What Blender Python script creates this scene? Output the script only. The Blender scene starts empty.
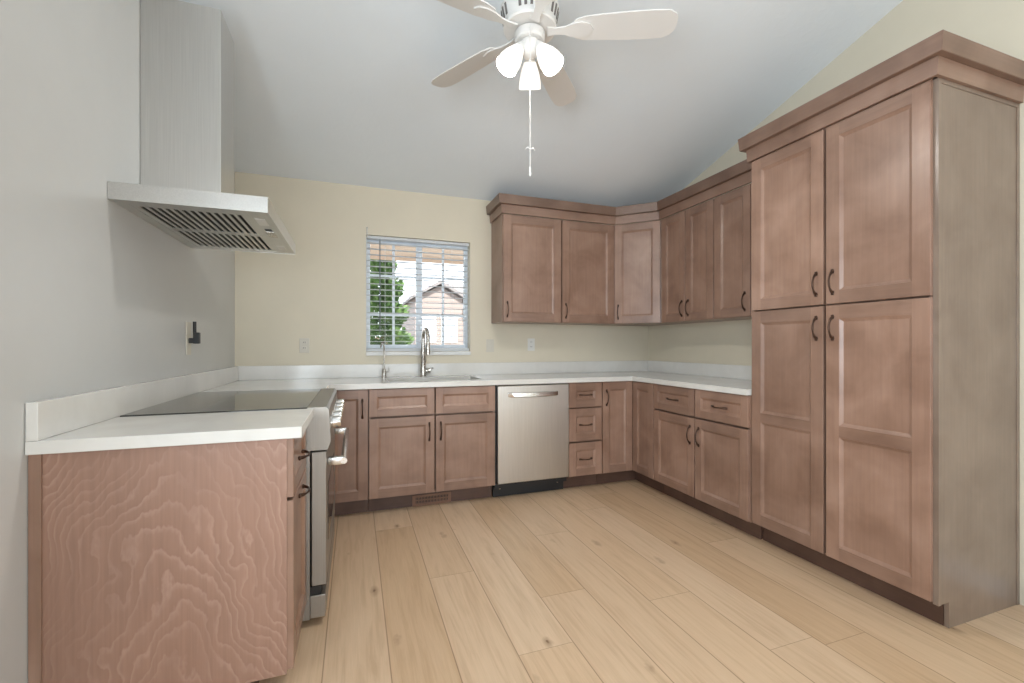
import bpy, bmesh, math, random
from mathutils import Vector, Matrix

S = bpy.context.scene
COL = S.collection
I = 0.0254                                     # everything below is measured in inches
rnd = random.Random(7)

# ------------------------------------------------------------------ camera, sky, light, exposure
cam_d = bpy.data.cameras.new('camera')
cam = bpy.data.objects.new('camera', cam_d)
COL.objects.link(cam)
cam.location = (-2.847, -3.8107, 1.1779)
cam.rotation_euler = (math.radians(90), 0, math.radians(-19.588))
cam_d.sensor_width = 36
cam_d.lens = 441.17 / 1024 * 36
cam_d.shift_y = 3.73 / 1024
cam_d.clip_start = 0.05
S.camera = cam

S.view_settings.view_transform = 'Standard'
S.view_settings.look = 'None'
S.view_settings.gamma = 1
S.view_settings.exposure = -0.06
S.view_settings.use_curve_mapping = False

wd = bpy.data.worlds.new('sky'); S.world = wd
wd.use_nodes = True
wn = wd.node_tree.nodes
wn['Background'].inputs[0].default_value = (0.86, 0.93, 1.0, 1)
wn['Background'].inputs[1].default_value = 3.2


def area(name, loc, rot, sx, sy, power, color):
    d = bpy.data.lights.new(name, 'AREA'); d.shape = 'RECTANGLE'
    d.size = sx * I; d.size_y = sy * I; d.energy = power; d.color = color
    o = bpy.data.objects.new(name, d); COL.objects.link(o)
    o.location = [c * I for c in loc]; o.rotation_euler = [math.radians(a) for a in rot]
    return o


# daylight through the glazed rear opening of the room and through the far side window, both behind the camera
area('daylight_rear_glass', (-75, -327, 42), (104, 0, 0), 110, 78, 44, (0.80, 0.91, 1.0))
area('daylight_right_window', (-2, -235, 55), (115, 0, 90), 60, 46, 40, (0.74, 0.88, 1.0))
area('added_left_fill', (-143.5, -166, 55), (108, 0, -80), 60, 46, 76, (0.80, 0.91, 1.0))  # added unseen source at the left, brightens the ceiling and side-wall cabinet fronts
sun_d = bpy.data.lights.new('sun', 'SUN'); sun_d.energy = 12.0; sun_d.angle = 0.02; sun_d.color = (1.0, 0.95, 0.88)
sun = bpy.data.objects.new('sun', sun_d); COL.objects.link(sun)
sun.rotation_euler = (math.radians(48), 0, 0)

FAN = (-82.0, -75.2)
BULB = 0.75                                     # glow of the frosted lamp shades
MOUTH = 7.0                                    # watts from each open shade


# ------------------------------------------------------------------ materials
def new_mat(name):
    m = bpy.data.materials.new(name); m.use_nodes = True
    return m, m.node_tree.nodes, m.node_tree.links, m.node_tree.nodes['Principled BSDF']


def simple(name, col, rough=0.5, metal=0.0, spec=0.5, emit=None, estr=0):
    m, n, l, b = new_mat(name)
    b.inputs['Base Color'].default_value = (*col, 1)
    b.inputs['Roughness'].default_value = rough
    b.inputs['Metallic'].default_value = metal
    b.inputs['Specular IOR Level'].default_value = spec
    if emit:
        b.inputs['Emission Color'].default_value = (*emit, 1)
        b.inputs['Emission Strength'].default_value = estr
    return m


def coords(n, l, scale, kind='Object', rand=True):
    tc = n.new('ShaderNodeTexCoord'); mp = n.new('ShaderNodeMapping')
    mp.inputs['Scale'].default_value = scale
    if rand:
        oi = n.new('ShaderNodeObjectInfo'); ml = n.new('ShaderNodeMath'); ml.operation = 'MULTIPLY'
        ml.inputs[1].default_value = 37.0
        l.new(oi.outputs['Random'], ml.inputs[0])
        cb = n.new('ShaderNodeCombineXYZ')
        for k in range(3): l.new(ml.outputs[0], cb.inputs[k])
        l.new(cb.outputs[0], mp.inputs['Location'])
    l.new(tc.outputs[kind], mp.inputs['Vector'])
    return mp.outputs[0]


def noise(n, l, vec, scale, detail=4, rough=0.55, dist=0.0):
    t = n.new('ShaderNodeTexNoise')
    t.inputs['Scale'].default_value = scale; t.inputs['Detail'].default_value = detail
    t.inputs['Roughness'].default_value = rough; t.inputs['Distortion'].default_value = dist
    l.new(vec, t.inputs['Vector'])
    return t.outputs['Fac']


def ramp(n, l, fac, stops):
    r = n.new('ShaderNodeValToRGB'); e = r.color_ramp.elements
    while len(e) < len(stops): e.new(0.5)
    for k, (p, c) in enumerate(stops):
        e[k].position = p; e[k].color = (*c, 1)
    l.new(fac, r.inputs['Fac'])
    return r.outputs['Color']


def mix(n, l, a, b, fac, mode='MIX'):
    m = n.new('ShaderNodeMix'); m.data_type = 'RGBA'; m.blend_type = mode
    for sock, v in ((m.inputs[6], a), (m.inputs[7], b)):
        if isinstance(v, tuple): sock.default_value = (*v, 1)
        else: l.new(v, sock)
    if isinstance(fac, float): m.inputs[0].default_value = fac
    else: l.new(fac, m.inputs[0])
    return m.outputs[2]


def bump(n, l, b, h, strength, dist=0.002):
    bp = n.new('ShaderNodeBump'); bp.inputs['Strength'].default_value = strength
    bp.inputs['Distance'].default_value = dist
    l.new(h, bp.inputs['Height']); l.new(bp.outputs[0], b.inputs['Normal'])


def wood(name, grain, dark, mid, light, rough=0.36):
    """stained maple: faint blotches and fine grain along one axis"""
    m, n, l, b = new_mat(name)
    v = coords(n, l, (1, 1, 1))
    blot = noise(n, l, v, 5.0, 3, 0.5, 0.4)
    sc = {'z': (60, 60, 2.5), 'x': (2.5, 60, 60), 'y': (60, 2.5, 60)}[grain]
    fine = noise(n, l, coords(n, l, sc), 1.0, 4, 0.6)
    c1 = ramp(n, l, blot, [(0.30, dark), (0.5, mid), (0.72, light)])
    c2 = ramp(n, l, fine, [(0.25, (0.80, 0.80, 0.80)), (0.75, (1.12, 1.12, 1.12))])
    c = mix(n, l, c1, c2, 0.55, 'MULTIPLY')
    oi = n.new('ShaderNodeObjectInfo')
    tone = ramp(n, l, oi.outputs['Random'], [(0, (0.90, 0.90, 0.90)), (1, (1.08, 1.08, 1.08))])
    c = mix(n, l, c, tone, 1.0, 'MULTIPLY')
    l.new(c, b.inputs['Base Color'])
    b.inputs['Roughness'].default_value = rough
    b.inputs['Coat Weight'].default_value = 0.15
    b.inputs['Coat Roughness'].default_value = 0.25
    return m


WD, WM, WL = (0.238, 0.136, 0.093), (0.300, 0.179, 0.126), (0.356, 0.221, 0.161)
WOOD_V = wood('maple_vertical', 'z', WD, WM, WL)
HD, HM, HL = [tuple(c * 0.86 for c in q) for q in (WD, WM, WL)]      # horizontal grain reflects less; that dimmer look is painted as darker colour
WOOD_H = wood('maple_horizontal', 'x', HD, HM, HL)
WOOD_HY = wood('maple_horizontal_return', 'y', HD, HM, HL)
WOOD_CROWN = wood('crown_stain', 'x', *[tuple(c * 0.66 for c in q) for q in (WD, WM, WL)])
WOOD_CROWN_Y = wood('crown_stain_return', 'y', *[tuple(c * 0.66 for c in q) for q in (WD, WM, WL)])
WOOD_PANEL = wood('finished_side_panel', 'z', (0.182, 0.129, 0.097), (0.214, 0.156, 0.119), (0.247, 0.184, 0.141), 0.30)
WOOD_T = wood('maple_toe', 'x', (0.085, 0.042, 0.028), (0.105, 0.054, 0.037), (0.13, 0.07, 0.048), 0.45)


def veneer():
    m, n, l, b = new_mat('birch_veneer')
    tc = n.new('ShaderNodeTexCoord'); sp = n.new('ShaderNodeSeparateXYZ'); l.new(tc.outputs['Object'], sp.inputs[0])
    def mth(op, a_, b_=None):
        q = n.new('ShaderNodeMath'); q.operation = op
        for k, x in enumerate((a_, b_)):
            if x is None: continue
            if isinstance(x, (int, float)): q.inputs[k].default_value = x
            else: l.new(x, q.inputs[k])
        return q.outputs[0]
    wob = noise(n, l, coords(n, l, (1, 1, 0.7), rand=False), 3.0, 3, 0.55)
    yy = mth('ADD', mth('ADD', sp.outputs[1], 0.34), mth('MULTIPLY', mth('SUBTRACT', wob, 0.5), 0.40))
    arch = mth('SQRT', mth('ADD', mth('MULTIPLY', yy, yy), 0.0035))
    vv = mth('ADD', sp.outputs[2], mth('MULTIPLY', arch, 2.6))
    jit = noise(n, l, coords(n, l, (1, 1, 0.45), rand=False), 9.0, 4, 0.6)
    ph = mth('ADD', mth('MULTIPLY', vv, 13.0), mth('MULTIPLY', jit, 3.4))
    fr = n.new('ShaderNodeMath'); fr.operation = 'FRACT'; l.new(ph, fr.inputs[0])
    line = ramp(n, l, fr.outputs[0], [(0.0, (0.300, 0.172, 0.122)), (0.60, (0.325, 0.190, 0.137)), (0.88, (0.400, 0.250, 0.190)), (1.0, (0.305, 0.174, 0.124))])
    fade = ramp(n, l, noise(n, l, coords(n, l, (1, 1, 0.6), rand=False), 5.0, 3), [(0.35, (0.15, 0.15, 0.15)), (0.62, (0.95, 0.95, 0.95))])
    line = mix(n, l, (0.322, 0.187, 0.134), line, fade)
    fine = noise(n, l, coords(n, l, (90, 90, 3), rand=False), 1.0, 3)
    c2 = ramp(n, l, fine, [(0.3, (0.86, 0.86, 0.86)), (0.7, (1.1, 1.1, 1.1))])
    big = noise(n, l, coords(n, l, (1, 1, 0.6), rand=False), 2.2, 2)
    c3 = ramp(n, l, big, [(0.3, (0.88, 0.88, 0.88)), (0.7, (1.12, 1.12, 1.12))])
    c = mix(n, l, mix(n, l, line, c2, 0.6, 'MULTIPLY'), c3, 0.9, 'MULTIPLY')
    l.new(c, b.inputs['Base Color']); b.inputs['Roughness'].default_value = 0.42
    return m


VENEER = veneer()


def steel(name, stretch, col=(0.60, 0.585, 0.56), rough=0.30):
    m, n, l, b = new_mat(name)
    f = noise(n, l, coords(n, l, stretch), 1.0, 3)
    c = ramp(n, l, f, [(0.3, tuple(x * 0.94 for x in col)), (0.7, tuple(min(1, x * 1.05) for x in col))])
    l.new(c, b.inputs['Base Color'])
    r = n.new('ShaderNodeMapRange'); r.inputs[3].default_value = rough - 0.05; r.inputs[4].default_value = rough + 0.06
    l.new(f, r.inputs[0]); l.new(r.outputs[0], b.inputs['Roughness'])
    b.inputs['Metallic'].default_value = 1.0
    bump(n, l, b, f, 0.05, 0.0005)
    return m


STEEL_Z = steel('brushed_steel_vertical', (250, 250, 3))
STEEL_Y = steel('brushed_steel_lengthwise', (250, 3, 250))
STEEL_X = steel('brushed_steel_crosswise', (3, 250, 250))
NICKEL = steel('satin_nickel', (60, 60, 60), (0.50, 0.47, 0.43), 0.27)
CHROME = simple('polished_steel', (0.66, 0.65, 0.63), 0.22, 1.0)
STEEL_R = steel('range_steel', (250, 250, 3), (0.37, 0.35, 0.32), 0.48)
BRONZE = simple('oil_rubbed_bronze', (0.085, 0.050, 0.036), 0.33, 0.85)
BLACK = simple('black_plastic', (0.012, 0.012, 0.013), 0.45)
DARK = simple('dark_gap', (0.02, 0.018, 0.017), 0.6)
GLASSTOP = simple('ceramic_glass', (0.028, 0.027, 0.024), 0.07, 0.0, 0.8)
WHITE_PL = simple('white_plastic', (0.72, 0.71, 0.67), 0.4)
IVORY_PL = simple('ivory_plastic', (0.60, 0.56, 0.48), 0.4)
VINYL = simple('white_vinyl_daylight_tint', (0.80, 0.86, 0.92), 0.35)  # blue cast of the daylight is mixed into the white
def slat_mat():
    m, n, l, b = new_mat('blind_white_daylight_tint')
    b.inputs['Base Color'].default_value = (0.84, 0.86, 0.88, 1); b.inputs['Roughness'].default_value = 0.45  # white slats, tinted with the bluish daylight
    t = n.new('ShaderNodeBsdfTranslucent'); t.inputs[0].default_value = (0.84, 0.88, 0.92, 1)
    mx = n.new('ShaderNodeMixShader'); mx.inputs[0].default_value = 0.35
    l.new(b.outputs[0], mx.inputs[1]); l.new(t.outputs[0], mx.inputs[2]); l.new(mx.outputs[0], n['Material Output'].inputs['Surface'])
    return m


SLAT = slat_mat()
WAND = simple('clear_grey_wand', (0.16, 0.18, 0.21), 0.3)
FAN_W = simple('fan_white', (0.74, 0.72, 0.69), 0.38)
FAN_SLOT = simple('fan_slot_shadow_grey', (0.16, 0.145, 0.135), 0.6)
REGISTER = simple('brown_register', (0.20, 0.105, 0.065), 0.45)
TRIMW = simple('trim_white', (0.74, 0.74, 0.72), 0.4)
SHADE = simple('frosted_glass_lit', (0.9, 0.88, 0.84), 0.4, 0, 0.5, (1.0, 0.95, 0.87), BULB)


def paint(name, col, rough, scale=900, strength=0.08, blot=0.03, spec=0.5):
    m, n, l, b = new_mat(name)
    v = coords(n, l, (1, 1, 1), rand=False)
    f = noise(n, l, v, 2.2, 4, 0.6)
    c = ramp(n, l, f, [(0.3, tuple(x * (1 - blot) for x in col)), (0.7, tuple(x * (1 + blot) for x in col))])
    l.new(c, b.inputs['Base Color'])
    b.inputs['Roughness'].default_value = rough
    b.inputs['Specular IOR Level'].default_value = spec
    bump(n, l, b, noise(n, l, v, scale, 2), strength, 0.001)
    return m


WALL = paint('cream_wall_paint', (0.66, 0.60, 0.475), 0.55, 120, 0.10)
WALL_L = paint('cream_satin_wall_cool_light', (0.54, 0.54, 0.525), 0.36, 60, 0.10, 0.03)  # same cream paint, with cool light and less fan glare put into its colour


def ceiling_mat():
    m, n, l, b = new_mat('knockdown_ceiling')
    v = coords(n, l, (1, 1, 1), rand=False)
    f = noise(n, l, v, 16, 3, 0.55, 0.4)
    h = ramp(n, l, f, [(0.50, (0, 0, 0)), (0.60, (1, 1, 1))])
    c = ramp(n, l, noise(n, l, v, 1.5, 3), [(0.3, (0.78, 0.825, 0.855)), (0.7, (0.81, 0.855, 0.885))])
    l.new(c, b.inputs['Base Color']); b.inputs['Roughness'].default_value = 0.75
    bump(n, l, b, h, 0.10, 0.003)
    return m


CEIL = ceiling_mat()


def quartz():
    m, n, l, b = new_mat('white_quartz')
    v = coords(n, l, (1, 1, 1), rand=False)
    f = noise(n, l, v, 3.0, 6, 0.6, 1.5)
    c = ramp(n, l, f, [(0.35, (0.66, 0.64, 0.60)), (0.65, (0.71, 0.69, 0.65))])
    l.new(c, b.inputs['Base Color']); b.inputs['Roughness'].default_value = 0.13
    return m


QUARTZ = quartz()


def floor_mat():
    m, n, l, b = new_mat('oak_planks')
    uv = n.new('ShaderNodeUVMap'); uv.uv_map = 'plank'
    at = n.new('ShaderNodeAttribute'); at.attribute_name = 'plank_random'; at.attribute_type = 'GEOMETRY'
    sh = n.new('ShaderNodeCombineXYZ')
    for k, s in enumerate((13.0, 71.0, 29.0)):
        q = n.new('ShaderNodeMath'); q.operation = 'MULTIPLY'; q.inputs[1].default_value = s
        l.new(at.outputs['Fac'], q.inputs[0]); l.new(q.outputs[0], sh.inputs[k])
    ad = n.new('ShaderNodeVectorMath'); ad.operation = 'ADD'
    l.new(uv.outputs[0], ad.inputs[0]); l.new(sh.outputs[0], ad.inputs[1])
    def mp(sc):
        q = n.new('ShaderNodeMapping'); q.inputs['Scale'].default_value = sc; l.new(ad.outputs[0], q.inputs['Vector']); return q.outputs[0]
    base = ramp(n, l, at.outputs['Fac'], [(0.0, (0.545, 0.375, 0.232)), (0.35, (0.60, 0.425, 0.275)), (0.7, (0.635, 0.465, 0.315)), (1.0, (0.575, 0.405, 0.262))])
    grain = ramp(n, l, noise(n, l, mp((0.5, 0.035, 1)), 1.6, 5, 0.55, 0.8), [(0.28, (0.86, 0.83, 0.79)), (0.5, (1, 1, 1)), (0.75, (1.06, 1.08, 1.10))])
    fine = ramp(n, l, noise(n, l, mp((9, 0.22, 1)), 1.0, 3), [(0.3, (0.95, 0.95, 0.95)), (0.7, (1.03, 1.03, 1.03))])
    c = mix(n, l, base, grain, 1.0, 'MULTIPLY'); c = mix(n, l, c, fine, 1.0, 'MULTIPLY')
    # knots: sparse elongated dark eyes
    vo = n.new('ShaderNodeTexVoronoi'); vo.inputs['Scale'].default_value = 1.0; vo.inputs['Randomness'].default_value = 1.0
    wv = n.new('ShaderNodeVectorMath'); wv.operation = 'ADD'
    ns = n.new('ShaderNodeTexNoise'); ns.inputs['Scale'].default_value = 0.5; l.new(ad.outputs[0], ns.inputs['Vector'])
    sc3 = n.new('ShaderNodeVectorMath'); sc3.operation = 'SCALE'; sc3.inputs['Scale'].default_value = 0.35; l.new(ns.outputs['Color'], sc3.inputs[0])
    l.new(ad.outputs[0], wv.inputs[0]); l.new(sc3.outputs[0], wv.inputs[1])
    kmp = n.new('ShaderNodeMapping'); kmp.inputs['Scale'].default_value = (0.15, 0.062, 1); l.new(wv.outputs[0], kmp.inputs['Vector'])
    l.new(kmp.outputs[0], vo.inputs['Vector'])
    kn = ramp(n, l, vo.outputs['Distance'], [(0.02, (1, 1, 1)), (0.045, (0.5, 0.5, 0.5)), (0.15, (0, 0, 0))])
    c = mix(n, l, c, (0.20, 0.115, 0.06), kn)
    # seams
    sx = n.new('ShaderNodeSeparateXYZ'); at2 = n.new('ShaderNodeUVMap'); at2.uv_map = 'edge'
    l.new(at2.outputs[0], sx.inputs[0])
    seams = []
    for k, tot in ((0, 9.11), (1, None)):
        pass
    ex = n.new('ShaderNodeMath'); ex.operation = 'MINIMUM'
    one = n.new('ShaderNodeMath'); one.operation = 'SUBTRACT'; one.inputs[0].default_value = 9.11; l.new(sx.outputs[0], one.inputs[1])
    l.new(sx.outputs[0], ex.inputs[0]); l.new(one.outputs[0], ex.inputs[1])
    en = n.new('ShaderNodeMath'); en.operation = 'MINIMUM'; l.new(ex.outputs[0], en.inputs[0]); l.new(sx.outputs[1], en.inputs[1])
    mr = n.new('ShaderNodeMapRange'); mr.inputs[1].default_value = 0.02; mr.inputs[2].default_value = 0.12
    mr.inputs[3].default_value = 1.0; mr.inputs[4].default_value = 0.0; l.new(en.outputs[0], mr.inputs[0])
    c = mix(n, l, c, mix(n, l, c, (0.45, 0.40, 0.35), 1.0, 'MULTIPLY'), mr.outputs[0])
    l.new(c, b.inputs['Base Color']); b.inputs['Roughness'].default_value = 0.36
    b.inputs['Specular IOR Level'].default_value = 0.4
    return m


FLOOR = floor_mat()


def glass_mat():
    m, n, l, b = new_mat('window_glass')
    out = n['Material Output']
    tr = n.new('ShaderNodeBsdfTransparent'); gl = n.new('ShaderNodeBsdfGlossy'); gl.inputs['Roughness'].default_value = 0.02
    fr = n.new('ShaderNodeFresnel'); fr.inputs['IOR'].default_value = 1.12
    mx = n.new('ShaderNodeMixShader')
    l.new(fr.outputs[0], mx.inputs[0]); l.new(tr.outputs[0], mx.inputs[1]); l.new(gl.outputs[0], mx.inputs[2])
    l.new(mx.outputs[0], out.inputs['Surface'])
    return m


GLASS = glass_mat()


def siding_mat():
    m, n, l, b = new_mat('house_siding')
    tc = n.new('ShaderNodeTexCoord'); sp = n.new('ShaderNodeSeparateXYZ'); l.new(tc.outputs['Object'], sp.inputs[0])
    q = n.new('ShaderNodeMath'); q.operation = 'MULTIPLY'; q.inputs[1].default_value = 1 / (8 * I); l.new(sp.outputs[2], q.inputs[0])
    f = n.new('ShaderNodeMath'); f.operation = 'FRACT'; l.new(q.outputs[0], f.inputs[0])
    c = ramp(n, l, f.outputs[0], [(0.0, (0.12, 0.10, 0.095)), (0.16, (0.21, 0.175, 0.16)), (1.0, (0.20, 0.168, 0.155))])
    l.new(c, b.inputs['Base Color']); b.inputs['Roughness'].default_value = 0.7
    return m


SIDING = siding_mat()
ROOF = simple('roof_shingle', (0.16, 0.15, 0.15), 0.8)
SOFFIT = simple('patio_soffit_boards', (0.64, 0.51, 0.41), 0.6)
FENCE = wood('fence_cedar', 'z', (0.16, 0.10, 0.07), (0.22, 0.14, 0.10), (0.28, 0.18, 0.13), 0.7)
PATIO = simple('patio_concrete', (0.42, 0.40, 0.37), 0.8)


def leaf_mat():
    m, n, l, b = new_mat('evergreen_leaf')
    f = noise(n, l, coords(n, l, (1, 1, 1), rand=False), 9, 3)
    c = ramp(n, l, f, [(0.3, (0.03, 0.075, 0.02)), (0.55, (0.09, 0.17, 0.05)), (0.75, (0.20, 0.28, 0.11))])
    l.new(c, b.inputs['Base Color']); b.inputs['Roughness'].default_value = 0.6
    return m


LEAF = leaf_mat()
BARK = simple('bark', (0.09, 0.06, 0.045), 0.85)


# ------------------------------------------------------------------ mesh helpers (inches)
def empty(name, loc, rotz=0):
    o = bpy.data.objects.new(name, None); COL.objects.link(o)
    o.location = [c * I for c in loc]; o.rotation_euler = (0, 0, math.radians(rotz))
    o.empty_display_size = 0.1
    return o


def tag(o, label, cat, group=None):
    o['label'] = label; o['category'] = cat
    if group: o['group'] = group
    return o


def build(name, bm, mats, parent=None, loc=(0, 0, 0), smooth=None, kind=None):
    """link a bmesh (inches) as ONE mesh object"""
    if not isinstance(mats, (list, tuple)): mats = [mats]
    bmesh.ops.recalc_face_normals(bm, faces=bm.faces)
    for v in bm.verts: v.co *= I
    me = bpy.data.meshes.new(name); bm.to_mesh(me); bm.free()
    for m in mats: me.materials.append(m)
    if smooth is not None:
        for p in me.polygons: p.use_smooth = True
        me.set_sharp_from_angle(angle=math.radians(smooth))
    o = bpy.data.objects.new(name, me); COL.objects.link(o)
    o.location = [c * I for c in loc]
    if parent: o.parent = parent
    if kind: o['kind'] = kind
    return o


def NB(): return bmesh.new()


def box(bm, x0, y0, z0, x1, y1, z1, bev=0.0, mi=0):
    x0, x1 = min(x0, x1), max(x0, x1); y0, y1 = min(y0, y1), max(y0, y1); z0, z1 = min(z0, z1), max(z0, z1)
    t = NB()
    vs = [t.verts.new(p) for p in ((x0, y0, z0), (x1, y0, z0), (x1, y1, z0), (x0, y1, z0), (x0, y0, z1), (x1, y0, z1), (x1, y1, z1), (x0, y1, z1))]
    for f in ((0, 3, 2, 1), (4, 5, 6, 7), (0, 1, 5, 4), (1, 2, 6, 5), (2, 3, 7, 6), (3, 0, 4, 7)):
        t.faces.new([vs[i] for i in f])
    if bev: bmesh.ops.bevel(t, geom=t.edges[:], offset=bev, segments=2, affect='EDGES', profile=0.5)
    merge(bm, t, mi)


def merge(bm, t, mi=0, mat=None):
    if mat is not None: bmesh.ops.transform(t, matrix=mat, verts=t.verts)
    mp = {v: bm.verts.new(v.co) for v in t.verts}
    for f in t.faces:
        try:
            g = bm.faces.new([mp[v] for v in f.verts]); g.material_index = mi or f.material_index
        except ValueError: pass
    t.free()


def prism(bm, poly, axis, a0, a1, mi=0):
    """poly: 2-D points; axis x: (y,z), y: (x,z), z: (x,y)"""
    def P(p, a): return {'x': (a, p[0], p[1]), 'y': (p[0], a, p[1]), 'z': (p[0], p[1], a)}[axis]
    A = [bm.verts.new(P(p, a0)) for p in poly]; B = [bm.verts.new(P(p, a1)) for p in poly]
    n = len(poly)
    fs = [bm.faces.new(A), bm.faces.new(B[::-1])] + [bm.faces.new((A[i], A[(i + 1) % n], B[(i + 1) % n], B[i])) for i in range(n)]
    for f in fs: f.material_index = mi


def cells(bm, us, vs, fill, axis, a0, a1, bev=0.0):
    """slab of grid cells (holes where fill is False), closed and manifold; axis as in prism"""
    t = NB(); cache = {}
    def V(i, j, k):
        key = (i, j, k)
        if key not in cache:
            p = (us[i], vs[j]); a = (a0, a1)[k]
            cache[key] = t.verts.new({'x': (a, p[0], p[1]), 'y': (p[0], a, p[1]), 'z': (p[0], p[1], a)}[axis])
        return cache[key]
    nu, nv = len(us) - 1, len(vs) - 1
    F = lambda i, j: 0 <= i < nu and 0 <= j < nv and fill((us[i] + us[i + 1]) / 2, (vs[j] + vs[j + 1]) / 2)
    for i in range(nu):
        for j in range(nv):
            if not F(i, j): continue
            for k in (0, 1): t.faces.new((V(i, j, k), V(i + 1, j, k), V(i + 1, j + 1, k), V(i, j + 1, k)))
            for (di, dj, a, b) in ((-1, 0, (i, j), (i, j + 1)), (1, 0, (i + 1, j), (i + 1, j + 1)), (0, -1, (i, j), (i + 1, j)), (0, 1, (i, j + 1), (i + 1, j + 1))):
                if not F(i + di, j + dj): t.faces.new((V(*a, 0), V(*b, 0), V(*b, 1), V(*a, 1)))
    if bev:
        bmesh.ops.recalc_face_normals(t, faces=t.faces)
        es = [e for e in t.edges if len(e.link_faces) == 2 and e.calc_face_angle() > 0.5]
        bmesh.ops.bevel(t, geom=es, offset=bev, segments=2, affect='EDGES', profile=0.5)
    merge(bm, t)


def lathe(bm, prof, segs=24, mat=None, mi=0, caps=True):
    """prof: (r,z) points, turned about z"""
    t = NB(); rings = []
    for r, z in prof:
        rings.append([t.verts.new((r * math.cos(2 * math.pi * k / segs), r * math.sin(2 * math.pi * k / segs), z)) for k in range(segs)])
    for a, b in zip(rings, rings[1:]):
        for k in range(segs): t.faces.new((a[k], a[(k + 1) % segs], b[(k + 1) % segs], b[k]))
    if caps:
        t.faces.new(rings[0][::-1]); t.faces.new(rings[-1])
    merge(bm, t, mi, mat)


def tube(bm, pts, rad, segs=10, mi=0):
    """smooth tube through points; rad a number or list"""
    t = NB(); pts = [Vector(p) for p in pts]; n = len(pts)
    rad = rad if isinstance(rad, (list, tuple)) else [rad] * n
    rings = []; up = None
    for i in range(n):
        d = (pts[min(i + 1, n - 1)] - pts[max(i - 1, 0)]).normalized()
        if up is None:
            up = Vector((0, 0, 1)) if abs(d.z) < 0.9 else Vector((1, 0, 0))
        s = d.cross(up).normalized(); up = s.cross(d).normalized()
        rings.append([t.verts.new(pts[i] + rad[i] * (math.cos(a) * s + math.sin(a) * up)) for a in [2 * math.pi * k / segs for k in range(segs)]])
    for a, b in zip(rings, rings[1:]):
        for k in range(segs): t.faces.new((a[k], a[(k + 1) % segs], b[(k + 1) % segs], b[k]))
    t.faces.new(rings[0][::-1]); t.faces.new(rings[-1])
    merge(bm, t, mi)


def sweep(bm, path, prof, mi_long=None):
    """closed profile of (outward offset, z) along a plan polyline with mitred corners; outward = right of travel"""
    n = len(path); P = [Vector(p) for p in path]; rings = []
    for i in range(n):
        ds = []
        if i > 0: ds.append((P[i] - P[i - 1]).normalized())
        if i < n - 1: ds.append((P[i + 1] - P[i]).normalized())
        nr = [Vector((d.y, -d.x)) for d in ds]
        if len(nr) == 1: m = nr[0]
        else:
            m = (nr[0] + nr[1]); m = m / (m.dot(nr[0]))
        rings.append([bm.verts.new((P[i].x + m.x * o, P[i].y + m.y * o, z)) for o, z in prof])
    k = len(prof)
    for i in range(n - 1):
        d = P[i + 1] - P[i]
        for j in range(k):
            f = bm.faces.new((rings[i][j], rings[i][(j + 1) % k], rings[i + 1][(j + 1) % k], rings[i + 1][j]))
            f.material_index = 1 if abs(d.y) > abs(d.x) * 1.5 else 0
    bm.faces.new(rings[0][::-1]); bm.faces.new(rings[-1])


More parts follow.
